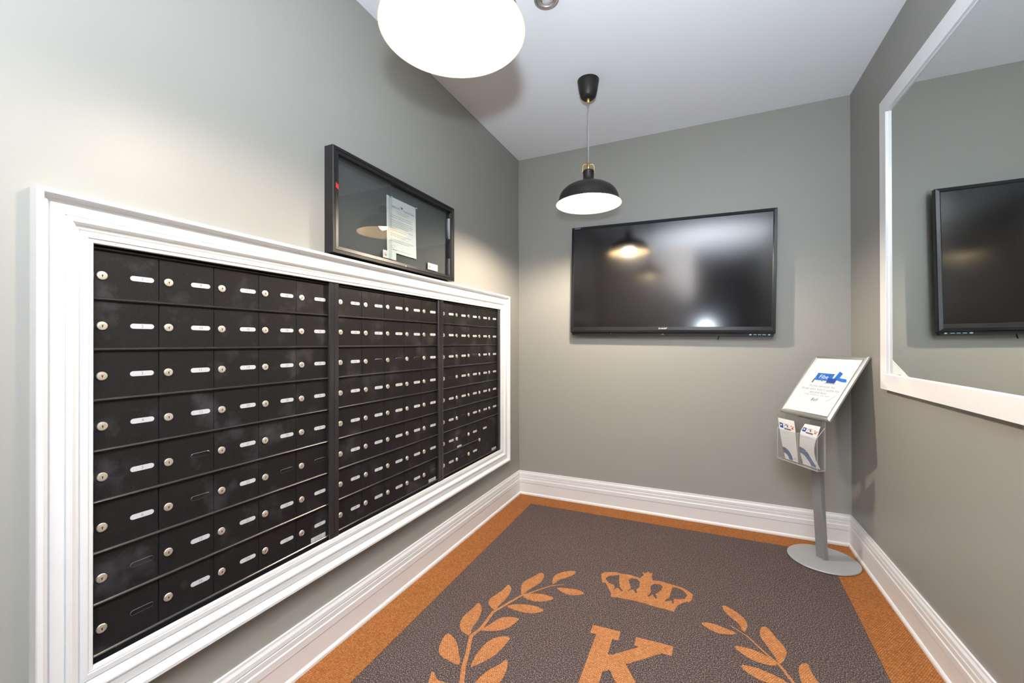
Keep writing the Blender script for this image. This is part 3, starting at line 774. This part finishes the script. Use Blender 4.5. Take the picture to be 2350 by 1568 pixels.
# ------------------------------------------------------------------ sign stand in the corner
SA = math.radians(-57)
WD = Vector((math.cos(SA), math.sin(SA), 0)); ND = Vector((math.sin(SA), -math.cos(SA), 0))
SB = Vector((1.996, -0.273, 0.0))
ss = empty('sign_stand', SB)
tag(ss, 'grey steel sign stand on a round foot with a tilted white poster and leaflet holder', 'sign stand')
smp = lambda u, v, h: tuple(WD*u+ND*h+Vector((0, 0, v)))       # upright plane through the pole
bevel(MB().lathe([(0.0, 0.0015), (0.168, 0.0015), (0.1705, 0.004), (0.1705, 0.009), (0.168, 0.0115), (0.02, 0.0125), (0.0, 0.0125)], 72).build('foot', 'grey', ss), 0.0005, 1)
# bowed flat pole, 58 x 24 mm
pm = MB(); N = 24; v = []
for k in range(N+1):
    t = k/N; z = 0.012+t*0.880
    bow = 0.004+0.060*math.sin(PI*0.5*t)*0.62
    for a, b in ((-0.028, -0.013), (0.028, -0.013), (0.028, 0.013), (-0.028, 0.013)): v.append(smp(a, z, bow+b))
pm.add(v, [(k*4+i, k*4+(i+1) % 4, k*4+4+(i+1) % 4, k*4+4+i) for k in range(N) for i in range(4)]+[(3, 2, 1, 0), (N*4, N*4+1, N*4+2, N*4+3)], 0, False)
bevel(recalc(pm.build('pole', 'greypole', ss)), 0.0016, 2)
# tilted board
TL = math.radians(36.3)
UP = Vector((0, 0, 1))*math.cos(TL)-ND*math.sin(TL); NN = WD.cross(UP)
BC = Vector((1.995, -0.269, 0.990))-SB
bmp = lambda u, v, h: tuple(BC+WD*u+UP*v+NN*h)
bw, bh = 0.167, 0.210
frame4('snap_rail', 'alu', ss, -bw, bw, -bh, bh, [(0, -0.004), (0.001, -0.001), (0.006, 0.003), (0.014, 0.0045), (0.021, 0.003), (0.0255, 0.0005), (0.026, -0.002)], bmp, back=-0.010, gap=0.00015)
MB().prism([(-bw+0.003, -bh+0.003), (bw-0.003, -bh+0.003), (bw-0.003, bh-0.003), (-bw+0.003, bh-0.003)], -0.0105, -0.005, bmp).build('back_panel', 'grey', ss)
po = MB().prism([(-0.150, -0.193), (0.150, -0.193), (0.150, 0.193), (-0.150, 0.193)], -0.005, -0.0022, bmp).build('poster', 'poster', ss)
hA = -0.0018
def q4(u0, u1, v0, v1): return ([(u0, v0), (u1, v0), (u1, v1), (u0, v1)], [(0, 1, 2, 3)])
def art(name, mats, *pieces):
    m = MB()
    for vf, dh, mi, du, dv in pieces: m.flat(vf, hA+dh, bmp, mi, du, dv)
    return m.build(name, mats, po)
art('printed_screen', ['ink', 'blue', 'greyink'], (q4(-0.074, 0.034, 0.0335, 0.083), 0, 0, 0, 0), (q4(-0.072, 0.032, 0.0355, 0.081), 0.0001, 1, 0, 0),
    (q4(-0.024, -0.016, 0.029, 0.034), 0, 2, 0, 0), (q4(-0.060, 0.014, 0.0275, 0.0295), 0, 2, 0, 0))
art('printed_word', ['poster'], (text2d('Fibe', 0.036, squeeze=0.98), 0.0002, 0, -0.022, 0.0580))
art('printed_ribbon', ['blue'], (shape2d([[(0.053, 0.102), (0.079, 0.090), (0.075, 0.059), (0.118, 0.055), (0.128, 0.036), (0.104, 0.0345), (0.066, 0.043), (0.044, 0.052)]]), 0.0001, 0, 0, 0))
art('printed_laptop', ['ink', 'deepblue', 'greyink'], (q4(0.010, 0.065, 0.020, 0.053), 0.0002, 0, 0, 0), (q4(0.012, 0.063, 0.024, 0.0515), 0.0003, 1, 0, 0), (q4(0.003, 0.072, 0.0155, 0.0185), 0.0002, 2, 0, 0))
art('printed_remote', ['ink'], (shape2d([smooth_loop([(-0.078, 0.050), (-0.070, 0.048), (-0.068, 0.014), (-0.081, 0.012)], 1)]), 0.0002, 0, 0, 0))
art('printed_logo', ['navy'], (text2d('Bell', 0.028, shear=0.08, squeeze=1.02), 0.0001, 0, 0.006, -0.0960))
ptx = MB()
ptx.flat(text2d('Home services for', 0.0225), hA, bmp, 0, 0.002, -0.006)
ptx.flat(text2d("those who won't settle for", 0.0225), hA, bmp, 0, 0.002, -0.0275)
ptx.flat(text2d('second best', 0.0225), hA, bmp, 0, 0.001, -0.048)
ptx.flat(text2d('Call 866 338-8975 for more details', 0.0120), hA, bmp, 1, -0.001, -0.0655)
ptx.build('printed_text', ['greyink', 'greyink'], po)
MB().tube([bmp(0.074, -0.098, hA), bmp(0.095, -0.085, hA+0.0006), bmp(0.117, -0.054, hA)], 0.0006, 5).build('scratch', 'greyink', po)
# clear leaflet holder below the board
hd = empty('leaflet_holder', (0, 0, 0)); hd.parent = ss
u0, u1, v0, v1, d0, d1 = -0.149, 0.124, 0.546, 0.725, 0.106, 0.158
def pane(name, poly, h0, h1, mp): return MB().prism(poly, h0, h1, mp, 0, 1).build(name, ['acrylic', 'acrylicedge'], hd)
pane('back_pane', [(u0, v0), (u1, v0), (u1, 0.812), (u1-0.02, 0.832), (u0+0.02, 0.832), (u0, 0.812)], d0, d0+0.003, smp)
pane('front_pane', [(u0, v0), (u1, v0), (u1, v1), (u0, v1)], d1-0.003, d1, smp)
side_mp = lambda u, v, h: smp(h, v, u)
for uu in (u0, u1-0.003):
    pane('side_pane', [(d0+0.003, v0), (d1-0.003, v0), (d1-0.003, v1), (d0+0.003, v1+0.05)], uu, uu+0.003, side_mp)
bot_mp = lambda u, v, h: smp(u, h, v)
pane('bottom_pane', [(u0+0.003, d0+0.003), (u1-0.003, d0+0.003), (u1-0.003, d1-0.003), (u0+0.003, d1-0.003)], v0, v0+0.003, bot_mp)
pane('divider', [(d0+0.003, v0+0.003), (d1-0.003, v0+0.003), (d1-0.003, v1), (d0+0.003, v1)], -0.006, -0.0035, side_mp)
MB().prism([(-0.05, 0.800), (0.05, 0.800), (0.05, 0.840), (-0.05, 0.840)], 0.064, 0.105, smp).build('mounting_block', 'greypole', ss)
for uu in (-0.014, 0.014):
    MB().tube([smp(uu, 0.826, 0.108), smp(uu, 0.826, 0.114)], 0.005, 12).build('bolt', 'chrome', ss)

# leaflets standing in the holder
def leaflet(outline_l, outline_r, bend, label, marks):
    """outline_l / outline_r: (u, z) down the two long edges, top first; bend(t): distance out from the pole"""
    L = empty('leaflet', SB+Vector(smp(sum(p[0] for p in outline_l)/len(outline_l)+0.055, 0.552, 0.13)))
    tag(L, label, 'leaflet', 'leaflets in the clear holder')
    off = L.location-SB; n = 8; K = 16
    def samp(pl, t):
        x = t*(len(pl)-1); i = min(int(x), len(pl)-2); fz = x-i
        return (pl[i][0]*(1-fz)+pl[i+1][0]*fz, pl[i][1]*(1-fz)+pl[i+1][1]*fz)
    def pt(s, t, lift=0.0):
        a, b = samp(outline_l, t), samp(outline_r, t)
        return tuple(Vector(smp(a[0]*(1-s)+b[0]*s, a[1]*(1-s)+b[1]*s, bend(s, t)+lift))-off)
    vs = [pt(i/n, j/K) for j in range(K+1) for i in range(n+1)]
    fs = [(j*(n+1)+i, (j+1)*(n+1)+i, (j+1)*(n+1)+i+1, j*(n+1)+i+1) for j in range(K) for i in range(n)]
    b = MB().add(vs, fs, 0, True).build('leaflet_sheet', 'paper', L)
    p = MB()
    def patch(s0, s1, t0, t1, mi, k=4, lift=0.0006, sk=0.0):
        vv = [pt(s0+(s1-s0)*i/k, t0+(t1-t0)*j/k+sk*i/k, lift) for j in range(k+1) for i in range(k+1)]
        p.add(vv, [(j*(k+1)+i, (j+1)*(k+1)+i, (j+1)*(k+1)+i+1, j*(k+1)+i+1) for j in range(k) for i in range(k)], mi, True)
    patch(0.06, 0.27, 0.085, 0.185, 0, sk=0.012); patch(0.11, 0.20, 0.115, 0.15, 5, lift=0.0009)
    patch(0.30, 0.64, 0.100, 0.106, 1); patch(0.30, 0.31, 0.10, 0.2, 1); patch(0.63, 0.64, 0.10, 0.2, 1)
    patch(0.35, 0.52, 0.135, 0.150, 2, sk=-0.03); patch(0.50, 0.58, 0.110, 0.165, 2, sk=0.02); patch(0.32, 0.74, 0.188, 0.222, 2, sk=0.018)
    patch(0.78, 0.90, 0.160, 0.205, 3); patch(0.74, 0.82, 0.125, 0.145, 2); patch(0.86, 0.94, 0.135, 0.155, 3); patch(0.72, 0.92, 0.205, 0.218, 4)
    for t in (0.30, 0.325, 0.42, 0.50, 0.56, 0.585, 0.66): patch(0.10, 0.55+0.35*((t*37) % 1), t, t+0.006, 4)
    # blue arc in the lower corner
    k = 14; r0, r1 = marks
    asp = 0.4
    inner, outer = [], []
    for i in range(k+1):
        an = PI/2*i/k
        inner.append(pt(r0*math.sin(an), min(0.985, 1.0-r0*asp*math.cos(an)*1.35), 0.0006)); outer.append(pt(r1*math.sin(an), min(0.985, 1.0-r1*asp*math.cos(an)*1.35), 0.0006))
    p.add(inner+outer, [(i, i+1, k+1+i+1, k+1+i) for i in range(k)], 6, True)
    tvf = text2d('Bell', 0.1)
    p.add([pt(0.80+u*1.1, 0.93-v*0.45, 0.0006) for u, v in tvf[0]], tvf[1], 7)
    p.build('print', ['deepblue', 'greyink', 'ink', 'orangeink', 'paleink', 'paper', 'slate', 'navy'], b)
    return L
leaflet([(-0.156, 0.785), (-0.143, 0.727), (-0.132, 0.678), (-0.121, 0.633), (-0.111, 0.592), (-0.101, 0.555)], [(-0.038, 0.785), (-0.027, 0.738), (-0.021, 0.692), (-0.018, 0.652), (-0.013, 0.602), (-0.009, 0.555)],
        lambda s, t: 0.146+0.004*math.sin(PI*t), 'white leaflet with a broad blue arc, leaning in the clear holder beside the arched one', (0.33, 0.62))
leaflet([(0.020, 0.781), (-0.001, 0.735), (-0.002, 0.690), (-0.002, 0.640), (-0.002, 0.600), (0.006, 0.553)], [(0.119, 0.783), (0.113, 0.742), (0.098, 0.690), (0.092, 0.650), (0.094, 0.600), (0.118, 0.553)],
        lambda s, t: 0.131+0.014*math.sin(PI*min(1, t*1.05))**1.0, 'white leaflet bowed forward in the clear holder, next to the grey pole', (0.50, 0.80))

# ------------------------------------------------------------------ seen only as a reflection in the television: an upholstered bench panel on the rear wall
bn = empty('wall_panel', (0.2, YR, 0.2))
tag(bn, 'olive upholstered panel on the pale wall behind the camera', 'panel')
rear_mp = lambda u, v, h: (-u, h, v)
MB().prism([(-0.46, 0.0), (0.46, 0.0), (0.46, 0.55), (-0.46, 0.55)], 0.001, 0.05, rear_mp).build('lower_cushion', 'olive', bn)
MB().prism([(-0.46, 0.57), (0.46, 0.57), (0.46, 0.78), (-0.46, 0.78)], 0.001, 0.03, rear_mp).build('dark_band', 'dark', bn)
MB().prism([(-0.46, 0.80), (0.46, 0.80), (0.46, 1.30), (-0.46, 1.30)], 0.001, 0.05, rear_mp).build('upper_cushion', 'olive', bn)
